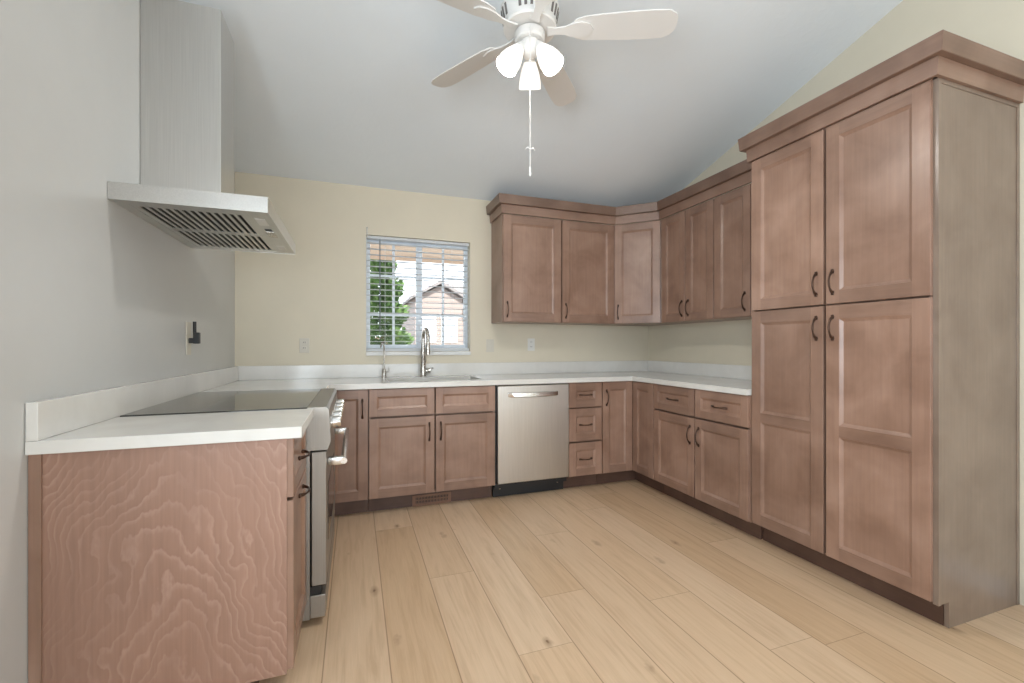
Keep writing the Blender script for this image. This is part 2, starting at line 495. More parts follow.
def door_bm(x0, z0, x1, z1, yb, t=0.75, stile=2.4, rails=None, rec=0.42, ch=0.55):
    """framed door or drawer front seen from -y: back at y=yb, face at yb-t; rails = list of panel (z0,z1) spans"""
    bm = NB(); yf = yb - t; e = 0.05
    if rails is None: rails = [(z0 + stile, z1 - stile)]
    V = lambda x, y, z: bm.verts.new((x, y, z))
    def quad(a, b, c, d, mi=0):
        f = bm.faces.new([V(*p) for p in (a, b, c, d)]); f.material_index = mi
    # back and sides
    quad((x0, yb, z0), (x0, yb, z1), (x1, yb, z1), (x1, yb, z0))
    ye = yf + e
    for a, b in (((x0, z0), (x1, z0)), ((x1, z0), (x1, z1)), ((x1, z1), (x0, z1)), ((x0, z1), (x0, z0))):
        quad((a[0], yb, a[1]), (b[0], yb, b[1]), (b[0], ye, b[1]), (a[0], ye, a[1]))
    X0, X1, Z0, Z1 = x0 + e, x1 - e, z0 + e, z1 - e
    for a, b, c, d in (((x0, z0), (x1, z0), (X1, Z0), (X0, Z0)), ((x1, z0), (x1, z1), (X1, Z1), (X1, Z0)), ((x1, z1), (x0, z1), (X0, Z1), (X1, Z1)), ((x0, z1), (x0, z0), (X0, Z0), (X0, Z1))):
        quad((a[0], ye, a[1]), (b[0], ye, b[1]), (c[0], yf, c[1]), (d[0], yf, d[1]))
    a, b = x0 + stile, x1 - stile
    quad((X0, yf, Z0), (a, yf, Z0), (a, yf, Z1), (X0, yf, Z1))
    quad((b, yf, Z0), (X1, yf, Z0), (X1, yf, Z1), (b, yf, Z1))
    zs = [Z0] + [q for r in rails for q in r] + [Z1]
    for i in range(0, len(zs), 2): quad((a, yf, zs[i]), (b, yf, zs[i]), (b, yf, zs[i + 1]), (a, yf, zs[i + 1]), 1)
    for r0, r1 in rails:
        o = [(a, r0), (b, r0), (b, r1), (a, r1)]
        s1 = 0.05; yk = yf + 0.10                      # little step, then a sloped moulding down to the panel
        m1 = [(a + s1, r0 + s1), (b - s1, r0 + s1), (b - s1, r1 - s1), (a + s1, r1 - s1)]
        n_ = [(a + ch + s1, r0 + ch + s1), (b - ch - s1, r0 + ch + s1), (b - ch - s1, r1 - ch - s1), (a + ch + s1, r1 - ch - s1)]
        for k in range(4):
            q = (k + 1) % 4; mi = 0
            quad((o[k][0], yf, o[k][1]), (o[q][0], yf, o[q][1]), (m1[q][0], yk, m1[q][1]), (m1[k][0], yk, m1[k][1]), mi)
            quad((m1[k][0], yk, m1[k][1]), (m1[q][0], yk, m1[q][1]), (n_[q][0], yf + rec, n_[q][1]), (n_[k][0], yf + rec, n_[k][1]), mi)
        quad(*[(p[0], yf + rec, p[1]) for p in n_])
    bmesh.ops.remove_doubles(bm, verts=bm.verts, dist=0.0005)
    return bm


def pull_bm(cx, cz, y, vertical=True, L=4.6, out=1.15):
    """arched bar pull with flared feet, standing off a face at y (towards -y)"""
    bm = NB(); pts = []; rr = []
    N = 14
    for i in range(N + 1):
        s = i / N; a = (s - 0.5) * L
        h = out * (math.sin(math.pi * min(1, max(0, s))) ** 0.55)
        pts.append((cx, y - h - 0.0, cz + a) if vertical else (cx + a, y - h, cz))
        q = abs(s - 0.5) * 2
        rr.append(0.17 + 0.12 * q ** 2 - 0.05 * math.exp(-((q - 0.55) / 0.2) ** 2))
    tube(bm, pts, rr, 8)
    for sgn in (-1, 1):
        a = sgn * L / 2
        if vertical: box(bm, cx - .26, y - .28, cz + a - .42, cx + .26, y + .0, cz + a + .42, 0.1)
        else: box(bm, cx + a - .42, y - .28, cz - .26, cx + a + .42, y, cz + .26, 0.1)
    return bm


WV = [WOOD_V, WOOD_H]


def add_door(par, kind, x0, z0, x1, z1, yb, pull=None, stile=2.4, rails=None, L=4.6):
    """pull: (x, z, vertical)"""
    o = build(kind, door_bm(x0, z0, x1, z1, yb, stile=stile, rails=rails), WV, par)
    if pull:
        h = build('handle', pull_bm(pull[0], pull[1], yb - 0.75, pull[2], L), BRONZE, o, smooth=50)
    return o


# ------------------------------------------------------------------ room shell
RISE = 0.268; Z0 = 97.6
XL, XR, YR = -145.5, 0.0, -330.0
RIDGE = -165.0
zc = lambda y: Z0 - RISE * y if y > RIDGE else Z0 - RISE * RIDGE + RISE * (y - RIDGE)

WX0, WX1, WZ0, WZ1 = -108.7, -74.2, 44.3, 82.2        # window opening
bm = NB()
cells(bm, [XL - 6, WX0, WX1, XR + 6], [0, WZ0, WZ1, 108], lambda u, v: not (WX0 < u < WX1 and WZ0 < v < WZ1), 'y', 0, 6)
build('wall_back', bm, WALL, kind='structure')
SW0, SW1, SWZ0, SWZ1 = -266, -204, 31, 79
for nm, xa, mt, wofs in (('wall_left', XL - 6, WALL_L, 69), ('wall_right', XR, WALL, 0)):
    bm = NB()
    SW0, SW1 = -266 + wofs, -204 + wofs
    cells(bm, [YR, SW0, SW1, 0], [0, SWZ0, SWZ1, 97], lambda u, v: not (SW0 < u < SW1 and SWZ0 < v < SWZ1), 'x', xa, xa + 6)
    prism(bm, [(0, 97), (YR, 97), (YR, zc(YR) + 3), (RIDGE, zc(RIDGE) + 3), (0, Z0 + 3)], 'x', xa, xa + 6)
    build(nm, bm, mt, kind='structure')
DX0, DX1, DZ1 = -131, -19, 82
bm = NB()
cells(bm, [XL - 6, DX0, DX1, XR + 6], [0, DZ1, 104], lambda u, v: not (DX0 < u < DX1 and v < DZ1), 'y', YR - 6, YR)
build('wall_rear', bm, WALL, kind='structure')
bm = NB()
prism(bm, [(6, Z0 - RISE * 6), (RIDGE, zc(RIDGE)), (YR - 6, zc(YR) - RISE * 6), (YR - 6, zc(YR) + 5), (RIDGE, zc(RIDGE) + 7), (6, Z0 + 5)], 'x', XL - 6, XR + 6)
build('ceiling', bm, CEIL, kind='structure')
# rear door and right window behind the viewer; left window added for its light
dr = NB()
for x in (DX0, (DX0 + DX1) / 2 - 1.5, DX1 - 3): box(dr, x, YR - 4, 0, x + 3, YR - 1, DZ1)
for z in (0.2, DZ1 - 3): box(dr, DX0 + 3, YR - 3.9, z, DX1 - 3, YR - 1.1, z + 2.8)
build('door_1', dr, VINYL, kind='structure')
for nm, xa, wofs in (('window_2', 2, 0), ('added_fill_window', XL - 4, 69)):
    dr = NB(); SW0, SW1 = -266 + wofs, -204 + wofs
    for y in (SW0, (SW0 + SW1) / 2 - 1, SW1 - 2): box(dr, xa, y, SWZ0, xa + 2, y + 2, SWZ1)
    for z in (SWZ0, SWZ1 - 2): box(dr, xa + .1, SW0 + 2, z, xa + 1.9, SW1 - 2, z + 2)
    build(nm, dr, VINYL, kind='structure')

# floor of wide planks running towards the window wall
PW = 9.11; known = {0: [-112], 1: [-35, -118], 2: [-140, -62], 3: [-88.3, -20], 4: [-75.5, -146], 5: [-51, -122], 6: [-83, -10], 7: [-40, -100], 8: [-102, -30], 9: [-68]}
bm = NB(); uvA = bm.loops.layers.uv.new('plank'); uvB = bm.loops.layers.uv.new('edge')
vals = []
k0 = int((XL - 6 + 116.4) // PW) - 0
for k in range(k0, 14):
    xa = -116.4 + k * PW; xb = xa + PW
    xa_, xb_ = max(xa, XL - 6), min(xb, XR + 6)
    if xb_ <= xa_: continue
    js = sorted(known.get(k, [rnd.uniform(-130, -20)]))
    js = sorted(set(js + [js[0] - 72 * i - rnd.uniform(0, 10) for i in range(1, 5)]))
    js = [YR - 6] + [j for j in js if YR < j < 0] + [6]
    for a, b in zip(js, js[1:]):
        f = bm.faces.new([bm.verts.new(p) for p in ((xa_, a, 0), (xb_, a, 0), (xb_, b, 0), (xa_, b, 0))])
        vals.append(rnd.random())
        for lp in f.loops:
            x, y = lp.vert.co.x, lp.vert.co.y
            lp[uvA].uv = (x - xa, y - a)
            lp[uvB].uv = (x - xa, y - a)
# end joints: a thin face strip at both ends gives the seam distance
o = None
bmesh.ops.remove_doubles(bm, verts=bm.verts, dist=0)
for v in bm.verts: v.co *= I
me = bpy.data.meshes.new('floor'); bm.to_mesh(me); bm.free(); me.materials.append(FLOOR)
at = me.attributes.new('plank_random', 'FLOAT', 'FACE')
for i, q in enumerate(vals): at.data[i].value = q
fl = bpy.data.objects.new('floor', me); COL.objects.link(fl); fl['kind'] = 'structure'
bm = NB(); box(bm, XL - 6, YR - 6, -6, XR + 6, 6, -0.1)
build('floor_slab', bm, PATIO, kind='structure')

bm = NB(); box(bm, -0.55, -200, 0.02, -0.02, -107.2, 3.6, 0.12)
build('baseboard_right', bm, TRIMW, kind='structure')

# ------------------------------------------------------------------ window, sill, blind
w = empty('window_1', ((WX0 + WX1) / 2, 3.5, WZ0)); w['kind'] = 'structure'
wx = (WX0 + WX1) / 2
T = lambda bm: (bmesh.ops.translate(bm, verts=bm.verts, vec=(-wx, -3.5, -WZ0)), bm)[1]
bm = NB(); a0, a1, c0, c1 = WX0 + 0.02, WX1 - 0.02, WZ0 + 0.02, WZ1 - 0.02
cells(bm, [a0, a0 + .6, a1 - .6, a1], [c0, c0 + 1.0, c1 - .6, c1], lambda u, v: not (a0 + .6 < u < a1 - .6 and c0 + 1.0 < v < c1 - .6), 'y', 3.6, 5.8, 0.1)
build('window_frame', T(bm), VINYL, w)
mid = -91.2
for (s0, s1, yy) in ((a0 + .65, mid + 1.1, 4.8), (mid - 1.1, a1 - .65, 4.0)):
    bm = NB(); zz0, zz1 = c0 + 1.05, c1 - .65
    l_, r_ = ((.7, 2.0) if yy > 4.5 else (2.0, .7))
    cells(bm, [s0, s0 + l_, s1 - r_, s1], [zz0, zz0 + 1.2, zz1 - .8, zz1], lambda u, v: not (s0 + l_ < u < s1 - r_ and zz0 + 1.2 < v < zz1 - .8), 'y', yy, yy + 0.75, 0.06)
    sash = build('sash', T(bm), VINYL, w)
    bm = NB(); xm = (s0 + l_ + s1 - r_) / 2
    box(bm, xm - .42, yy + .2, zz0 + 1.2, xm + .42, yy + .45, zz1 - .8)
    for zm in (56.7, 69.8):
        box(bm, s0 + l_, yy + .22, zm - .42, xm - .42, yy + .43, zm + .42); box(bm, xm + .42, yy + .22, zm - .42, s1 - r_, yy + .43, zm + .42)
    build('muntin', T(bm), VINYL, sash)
    bm = NB(); box(bm, s0 + l_ - .1, yy + .46, zz0 + 1.1, s1 - r_ + .1, yy + .56, zz1 - .7)
    build('pane', T(bm), GLASS, sash)
bm = NB(); box(bm, WX0 - .05, -0.55, 43.0, WX1 + .05, -0.02, 44.25, 0.12)
build('trim_1', bm, TRIMW, kind='structure')

bl = tag(empty('window_blind', (wx, 1.6, WZ0)), 'white slatted blind lowered over the sink window', 'blind')
TB = lambda bm: (bmesh.ops.translate(bm, verts=bm.verts, vec=(-wx, -1.6, -WZ0)), bm)[1]
b0, b1 = WX0 + 0.25, WX1 - 0.25
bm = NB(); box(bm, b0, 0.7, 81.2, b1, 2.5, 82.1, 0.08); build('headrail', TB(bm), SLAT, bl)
bm = NB(); z = 79.9
while z > 46.2:
    t = NB(); xs = (b0, b1)
    cs = [(0.62, -.03), (1.1, .05), (1.6, .08), (2.1, .05), (2.58, -.03)]
    loop = [(y, z + q) for y, q in cs] + [(y, z + q - 0.07) for y, q in cs[::-1]]
    prism(bm, loop, 'x', b0, b1); t.free(); z -= 1.9
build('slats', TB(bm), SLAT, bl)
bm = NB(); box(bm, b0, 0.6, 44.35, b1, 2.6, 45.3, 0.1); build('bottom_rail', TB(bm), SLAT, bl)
for x in (WX0 + 6, wx, WX1 - 6):
    bm = NB()
    for y in (0.55, 2.65): tube(bm, [(x, y, 45.3), (x, y, 80.6)], 0.035, 5)
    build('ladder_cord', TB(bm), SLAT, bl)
bm = NB(); tube(bm, [(-104.4, 0.35, 80.4), (-104.4, 0.3, 50.5)], 0.17, 8); tube(bm, [(-104.4, 0.5, 81.2), (-104.4, 0.35, 80.4)], 0.08, 6)
build('tilt_wand', TB(bm), WAND, bl, smooth=40)
bm = NB(); box(bm, WX0 + .02, -.12, 81.9, WX0 + .5, .45, 84.6, 0.08)
build('mounting_bracket', TB(bm), NICKEL, bl)

# ------------------------------------------------------------------ outside the window
bm = NB(); box(bm, -900, 8, -14, 900, 1500, -10); build('ground', bm, PATIO, kind='structure')
bm = NB(); box(bm, -330, 7, 97, 140, 104, 104)
for i in range(16): box(bm, -330, 8 + i * 6, 96.4, 140, 13.6 + i * 6, 96.95)
box(bm, -330, 104.1, 94, 140, 106, 105)
build('exterior_soffit', bm, SOFFIT, kind='structure')
tr = tag(empty('evergreen_tree', (-93, 190, -10)), 'green bushy evergreen tree outside the left half of the window', 'tree')
bm = NB(); tube(bm, [(0, 0, 0), (0.5, 0, 40), (0, 0, 110)], [3, 2.4, 0.6], 8); build('trunk', bm, BARK, tr, smooth=60)
bm = NB(); r2 = random.Random(3)
for i in range(9000):
    h = r2.random() ** 0.9; zz = 6 + h * 122
    R = 25 * (1 - h) ** 0.55 * (0.85 + 0.3 * math.sin(zz * .33 + r2.random())) + 2
    an = r2.uniform(0, 2 * math.pi); rr = R * math.sqrt(r2.uniform(0.35, 1))
    c = Vector((rr * math.cos(an), rr * math.sin(an), zz + r2.uniform(-3, 3)))
    d = Vector((math.cos(an), math.sin(an), r2.uniform(0.2, 1.2))).normalized() * r2.uniform(3.0, 5.5)
    s = d.cross(Vector((r2.uniform(-1, 1), r2.uniform(-1, 1), r2.uniform(-1, 1)))).normalized() * r2.uniform(0.8, 1.7)
    vs = [bm.verts.new(c - d * .5), bm.verts.new(c + s), bm.verts.new(c + d * .5), bm.verts.new(c - s)]
    bm.faces.new(vs)
build('foliage', bm, LEAF, tr)
fe = tag(empty('garden_fence', (-200, 290, -10)), 'brown board fence behind the evergreen tree outside the window', 'fence')
bm = NB()
for i in range(22): box(bm, i * 5.6, 0, 0, i * 5.6 + 5.3, 0.8, 64 + (i % 2) * 0.2)
build('boards', bm, FENCE, fe)
bm = NB()
for z in (10, 52): box(bm, 0, -1.5, z, 123, -0.1, z + 3.5)
build('rail', bm, FENCE, fe)
ho = tag(empty('neighbor_house', (6, 500, -10)), 'pale gabled house with lap siding seen through the window', 'house')
bm = NB(); prism(bm, [(-36, 0), (34, 0), (34, 126), (0, 144), (-36, 126)], 'y', 0, 200); box(bm, 34, 40, 0, 240, 200, 112); build('house_wall', bm, SIDING, ho)
bm = NB()
prism(bm, [(0, 151), (-44, 126), (-44, 122), (0, 146.5)], 'y', -10, 200); prism(bm, [(0, 151), (42, 127), (42, 122.5), (0, 146.5)], 'y', -10, 200)
prism(bm, [(24, 108), (110, 165), (190, 160)], 'x', 34.2, 250)
build('roof', bm, ROOF, ho)
for (x0, z0, x1, z1) in ((-26, 62, -8, 96), (4, 62, 24, 96)):
    bm = NB(); cells(bm, [x0 - 2, x0, x1, x1 + 2], [z0 - 2, z0, z1, z1 + 2], lambda u, v: not (x0 < u < x1 and z0 < v < z1), 'y', -1.5, -0.02)
    q = build('house_window', bm, TRIMW, ho)
    bm = NB(); box(bm, x0, -0.6, z0, x1, -0.1, z1); build('house_pane', bm, simple('house_glass', (0.30, 0.33, 0.36), 0.1), q)

# ------------------------------------------------------------------ base cabinets
BD, BB = 24.15, 34.5            # box depth, box height
DT, DBT = 34.35, 4.75           # door top / bottom


def rimmed(bm, x0, x1, z0, z1, depth, rim=0.35, rec=2.0):
    box(bm, x0, -depth + rec, z0, x1, -0.06, z1)
    box(bm, x0, -depth + .02, z0, x0 + rim, -depth + rec, z1); box(bm, x1 - rim, -depth + .02, z0, x1, -depth + rec, z1)
    box(bm, x0 + rim, -depth + .02, z0, x1 - rim, -depth + rec, z0 + rim); box(bm, x0 + rim, -depth + .02, z1 - rim, x1 - rim, -depth + rec, z1)


def cabinet(name, loc, rotz, W, label, z0=4.5, z1=BB, depth=BD, toe=True, group=None, cat='cabinet', hollow=False):
    t = tag(empty(name, loc, rotz), label, cat, group)
    bm = NB()
    if hollow:                                     # open-topped box: the sink bowl hangs inside
        box(bm, 0.03, -depth, z0, 0.75, -0.06, z1); box(bm, W - .75, -depth, z0, W - 0.03, -0.06, z1)
        box(bm, 0.75, -depth, z0, W - .75, -0.06, z0 + .7); box(bm, 0.75, -.5, z0 + .7, W - .75, -0.06, z1)
        box(bm, 0.75, -depth + 1.4, z0 + .7, W - .75, -depth + 2.1, z1)
    else: rimmed(bm, 0.03, W - 0.03, z0, z1, depth)
    build('carcass', bm, WOOD_V, t)
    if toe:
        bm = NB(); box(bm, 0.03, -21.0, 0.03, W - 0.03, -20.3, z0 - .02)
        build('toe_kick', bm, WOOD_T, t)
    return t


# corner cabinet at the range end
c = cabinet('base_cabinet', (-120.6, 0, 0), 0, 11.9, 'narrow brown base cabinet beside the range, single full-height door')
add_door(c, 'door', 1.2, DBT, 11.75, DT, -BD, (10.4, 29.3, True))
bm = NB(); box(bm, 0.05, -36.2, 4.5, 0.8, -BD - .02, BB); box(bm, -2.8, -36.2, .03, -2.0, -21.1, 4.4); build('filler_panel', bm, WOOD_V, c)
# sink base
c = cabinet('base_cabinet', (-108.65, 0, 0), 0, 35.9, 'wide brown sink base cabinet under the window with two doors', hollow=True)
for s in (0, 1):
    xa = 0.15 + s * 18.0; xb = xa + 17.6
    add_door(c, 'drawer_front', xa, 26.9, xb, DT, -BD, None, 2.0)
    add_door(c, 'door', xa, DBT, xb, 26.4, -BD, ((xb - 1.4) if s == 0 else (xa + 1.4), 22.0, True))
# dishwasher
dw = tag(empty('dishwasher', (-72.6, 0, 0)), 'stainless steel dishwasher between the sink cabinet and drawer stack', 'dishwasher')
bm = NB(); box(bm, 0.08, -23.6, 3.2, 23.9, -0.2, 34.4); build('tub', bm, BLACK, dw)
bm = NB()
prof = [(-23.7, 5.0), (-25.2, 5.0), (-25.35, 5.2), (-25.45, 20), (-25.35, 34.0), (-25.1, 34.3), (-23.7, 34.3)]
prism(bm, prof, 'x', 0.45, 23.75)
for f in bm.faces: pass
build('door', bm, STEEL_Z, dw, smooth=30)
bm = NB(); pts = []; N = 16
loop = []
for i in range(N + 1):
    s = i / N; x = 3.6 + s * 16.4; b = math.sin(math.pi * s) ** 0.5
    loop.append((x, 31.9, 30.9 + 0.0 * b, b))
for k in range(N):
    (xa, za, _, ba), (xb, zb, _, bb_) = loop[k], loop[k + 1]
    ring = lambda x, b: [(x, -25.4, 32.2), (x, -25.55 - .95 * b, 32.0), (x, -25.55 - 1.0 * b, 31.1 - .25 * b), (x, -25.5 - .7 * b, 30.9 - .3 * b), (x, -25.5 - .6 * b, 31.7), (x, -25.4, 31.8)]
    A, B = [bm.verts.new(p) for p in ring(xa, ba)], [bm.verts.new(p) for p in ring(xb, bb_)]
    for j in range(6): bm.faces.new((A[j], A[(j + 1) % 6], B[(j + 1) % 6], B[j]))
bmesh.ops.remove_doubles(bm, verts=bm.verts, dist=0.001)
build('handle', bm, CHROME, dw, smooth=35)
bm = NB(); box(bm, 0.1, -21.6, 0.05, 23.8, -20.6, 4.9, 0.05)
for x in (2.2, 21.6): lathe(bm, [(.28, 0), (.28, .12), (.1, .2)], 10, Matrix.Translation((x, -21.6, 2.6)) @ Matrix.Rotation(math.pi / 2, 4, 'X'), 1)
build('toe_panel', bm, [BLACK, CHROME], dw)
# drawer stack
c = cabinet('base_cabinet', (-48.5, 0, 0), 0, 12.05, 'narrow brown base cabinet with a stack of three drawers')
for z0, z1 in ((26.6, DT), (15.75, 26.2), (DBT, 15.3)):
    add_door(c, 'drawer', 0.1, z0, 11.9, z1, -BD, (6.0, (z0 + z1) / 2, False), 2.4, L=4.0)
# inside corner cabinet with its two-leaf door
cc = tag(empty('corner_base_cabinet', (0, 0, 0)), 'brown corner base cabinet with folding two-leaf door', 'cabinet')
bm = NB()
cells(bm, [-36.35, -24.2, -0.06], [-35.7, -24.2, -0.06], lambda u, v: not (u < -24.2 and v < -24.2), 'z', 4.5, BB)
build('carcass', bm, WOOD_V, cc)
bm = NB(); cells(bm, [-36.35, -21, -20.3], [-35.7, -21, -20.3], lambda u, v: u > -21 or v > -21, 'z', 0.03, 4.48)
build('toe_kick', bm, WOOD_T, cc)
d1 = add_door(cc, 'door_leaf', -36.25, DBT, -25.05, DT, -24.2, (-34.9, 29.3, True))
b2 = door_bm(25.05, DBT, 35.65, DT, -24.2)
bmesh.ops.rotate(b2, verts=b2.verts, matrix=Matrix.Rotation(-math.pi / 2, 3, 'Z'))
build('door_leaf', b2, [WOOD_V, WOOD_HY], cc)
# right-hand run
c = cabinet('base_cabinet', (0, -35.8, 0), -90, 35.05, 'brown base cabinet on the side wall, two drawers over two doors')
for s in (0, 1):
    xa = 0.15 + s * 17.6; xb = xa + 17.15
    add_door(c, 'drawer', xa, 26.9, xb, DT, -BD, ((xa + xb) / 2, 30.6, False), 2.0, L=4.4)
    add_door(c, 'door', xa, DBT, xb, 26.4, -BD, ((xb - 1.4) if s == 0 else (xa + 1.4), 21.7, True))

# tall pantry
PD = 23.45
p = tag(empty('pantry_cabinet', (0, -71.0, 0), -90), 'tall brown four-door pantry cabinet reaching above the other cabinets', 'cabinet')
bm = NB(); rimmed(bm, 0.05, 34.25, 4.5, 89.5, PD); box(bm, 0.05, -PD, 89.52, 34.25, -0.06, 92.2); build('carcass', bm, WOOD_V, p)
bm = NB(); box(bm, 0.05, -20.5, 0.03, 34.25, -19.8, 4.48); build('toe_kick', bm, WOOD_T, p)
for s in (0, 1):
    xa = 0.12 + s * 17.4; xb = xa + 16.85
    px = xb - 1.35 if s == 0 else xa + 1.35
    add_door(p, 'door', xa, 54.5, xb, 89.4, -PD, (px, 58.7, True), 2.5, L=4.2)
    add_door(p, 'door', xa, DBT, xb, 54.15, -PD, (px, 49.8, True), 2.5, [(7.3, 28.6), (30.8, 51.5)], L=4.2)
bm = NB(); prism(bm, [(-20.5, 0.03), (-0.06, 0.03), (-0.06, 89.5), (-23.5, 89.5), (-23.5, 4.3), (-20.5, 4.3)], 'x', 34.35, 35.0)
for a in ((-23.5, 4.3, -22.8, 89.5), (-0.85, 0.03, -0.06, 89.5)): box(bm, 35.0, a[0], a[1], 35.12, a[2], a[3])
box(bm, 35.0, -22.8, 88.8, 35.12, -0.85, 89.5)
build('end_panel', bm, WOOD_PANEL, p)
FR = [(0.0, 89.55), (0.55, 89.55), (0.7, 92.4), (0.0, 92.4)]
CR = [(0.0, 92.45), (1.65, 92.45), (1.7, 92.55), (1.95, 95.3), (1.9, 95.4), (0.0, 95.4)]
toL = lambda pts: [(-y - 71.0, x) for x, y in pts]     # world plan -> pantry frame
pp = toL([(-15.6, -70.95), (-24.2, -70.95), (-24.2, -106.05), (-0.06, -106.05)])
bm = NB(); sweep(bm, pp[::1], [(o, z) for o, z in FR]); build('frieze', bm, [WOOD_H, WOOD_HY], p)
bm = NB(); sweep(bm, pp, CR); build('crown', bm, [WOOD_CROWN, WOOD_CROWN_Y], p)

# ------------------------------------------------------------------ wall cabinets
UD, UB, UT = 12.25, 54.1, 89.5


def wall_cab(loc, rotz, W, label):
    t = tag(empty('wall_cabinet', loc, rotz), label, 'cabinet')
    bm = NB(); rimmed(bm, 0.03, W - 0.03, UB, UT, UD); build('carcass', bm, WOOD_V, t)
    return t


c = wall_cab((-66.5, 0, 0), 0, 42.35, 'brown two-door wall cabinet above the dishwasher, nearest the window')
for xa, xb in ((0.25, 21.1), (21.55, 42.2)):
    add_door(c, 'door', xa, UB + .15, xb, UT - .1, -UD, (xa + 1.3, 58.2, True), 2.7)
cd = tag(empty('corner_wall_cabinet', (0, 0, UB)), 'diagonal brown corner wall cabinet with one door', 'cabinet')
bm = NB(); prism(bm, [(-24.1, -0.06), (-24.1, -12.3), (-12.3, -23.85), (-0.06, -23.85), (-0.06, -0.06)], 'z', 0, UT - UB); build('carcass', bm, WOOD_V, cd)
A, B = Vector((-24.1, -12.3)), Vector((-12.3, -23.85)); Ld = (B - A).length
M = Matrix.Translation((A.x, A.y, -UB)) @ Matrix.Rotation(math.atan2(B.y - A.y, B.x - A.x), 4, 'Z')
b2 = door_bm(0.45, UB + .15, Ld - .45, UT - .1, -0.02, stile=2.5); bmesh.ops.transform(b2, matrix=M, verts=b2.verts)
dd = build('door', b2, WV, cd)
b2 = pull_bm(1.75, 58.2, -0.77, True); bmesh.ops.transform(b2, matrix=M, verts=b2.verts); build('handle', b2, BRONZE, dd, smooth=50)
c = wall_cab((0, -23.95, 0), -90, 23.95, 'brown wall cabinet on the side wall with paired doors')
for s in (0, 1):
    xa = (0.55, 12.2)[s]; xb = (11.95, 23.8)[s]
    add_door(c, 'door', xa, UB + .15, xb, UT - .1, -UD, ((xb - 1.3) if s == 0 else (xa + 1.3), 58.2, True), 2.4)
c = wall_cab((0, -47.95, 0), -90, 12.9, 'narrow brown single-door wall cabinet beside the tall pantry')
add_door(c, 'door', 0.2, UB + .15, 12.7, UT - .1, -UD, (11.0, 58.2, True), 2.4)
bm = NB(); box(bm, 12.95, -UD - .75, UB + .1, 22.95, -UD, UT - .1); build('filler_panel', bm, WOOD_V, c)
cm = tag(empty('crown_molding', (0, 0, UT)), 'brown crown molding running along the wall cabinet tops', 'molding')
up = [(-66.5, -0.06), (-66.5, -13.0), (-24.1, -13.0), (-13.0, -23.9), (-13.0, -68.9)]
sh = lambda pr: [(o, z - UT) for o, z in pr]
bm = NB(); sweep(bm, [(a, b) for a, b in up[::-1]][::-1], sh(FR)); build('frieze', bm, [WOOD_H, WOOD_HY], cm)
bm = NB(); sweep(bm, up, sh(CR)); build('crown', bm, [WOOD_CROWN, WOOD_CROWN_Y], cm)

# ------------------------------------------------------------------ near cabinet left of the range
LX = XL
c = tag(empty('base_cabinet', (LX, -87.2, 0), 90), 'reddish brown cabinet end with wavy veneer grain in front of the range', 'cabinet')
bm = NB(); box(bm, 0.6, -24.9, 4.5, 16.2, -0.06, BB); build('carcass', bm, WOOD_V, c)
bm = NB(); box(bm, 0.6, -21.0, 0.03, 16.2, -20.3, 4.48); build('toe_kick', bm, WOOD_T, c)
bm = NB(); prism(bm, [(-25.2, 4.3), (-25.2, BB), (-0.06, BB), (-0.06, 0.03), (-21, 0.03), (-21, 4.3)], 'x', 0.0, 0.58)
build('end_panel', bm, VENEER, c)
bm = NB(); box(bm, -0.30, -1.15, 0.03, -0.02, -0.08, BB); build('edge_strip', bm, WOOD_V, c)
add_door(c, 'drawer', 0.15, 26.85, 15.9, DT, -25.2, (8.2, 30.4, False), 2.0, L=4.4)
add_door(c, 'door', 0.15, DBT, 15.9, 26.4, -25.2, (8.2, 25.1, False), L=4.4)

# ------------------------------------------------------------------ countertops and upstands
CT0, CT1 = 34.55, 36.0
SX0, SX1, SY0, SY1 = -103.0, -75.4, -20.6, -5.2
ct = NB()
cells(ct, [XL + .06, -118.6, SX0, SX1, -25.5, -0.06], [-70.9, -36.35, -25.5, SY0, SY1, -0.06],
      lambda u, v: (v > -25.5 or u > -25.5 or (u < -118.6 and v > -36.3)) and not (SX0 < u < SX1 and SY0 < v < SY1), 'z', CT0, CT1, 0.07)
tag(build('countertop', ct, QUARTZ), 'white quartz countertop with the sink, turning the corner', 'countertop')
bm = NB(); box(bm, XL + .06, -88.0, CT0, -118.5, -70.75, CT1, 0.07)
tag(build('countertop', bm, QUARTZ), 'white quartz slab on the cabinet in front of the range', 'countertop')
bm = NB(); box(bm, XL + .06 + 1.05, -0.85, CT1 + .02, -0.95, -0.06, 40.2, 0.05)
tag(build('backsplash', bm, QUARTZ), 'low white quartz backsplash below the window', 'backsplash')
bm = NB(); box(bm, XL + .06, -87.9, CT1 + .02, XL + 1.1, -0.06, 40.2, 0.05)
tag(build('backsplash', bm, QUARTZ), 'low white quartz backsplash behind the range', 'backsplash')
bm = NB(); box(bm, -0.9, -70.9, CT1 + .02, -0.06, -0.06, 40.2, 0.05)
tag(build('backsplash', bm, QUARTZ), 'low white quartz backsplash running up to the pantry', 'backsplash')
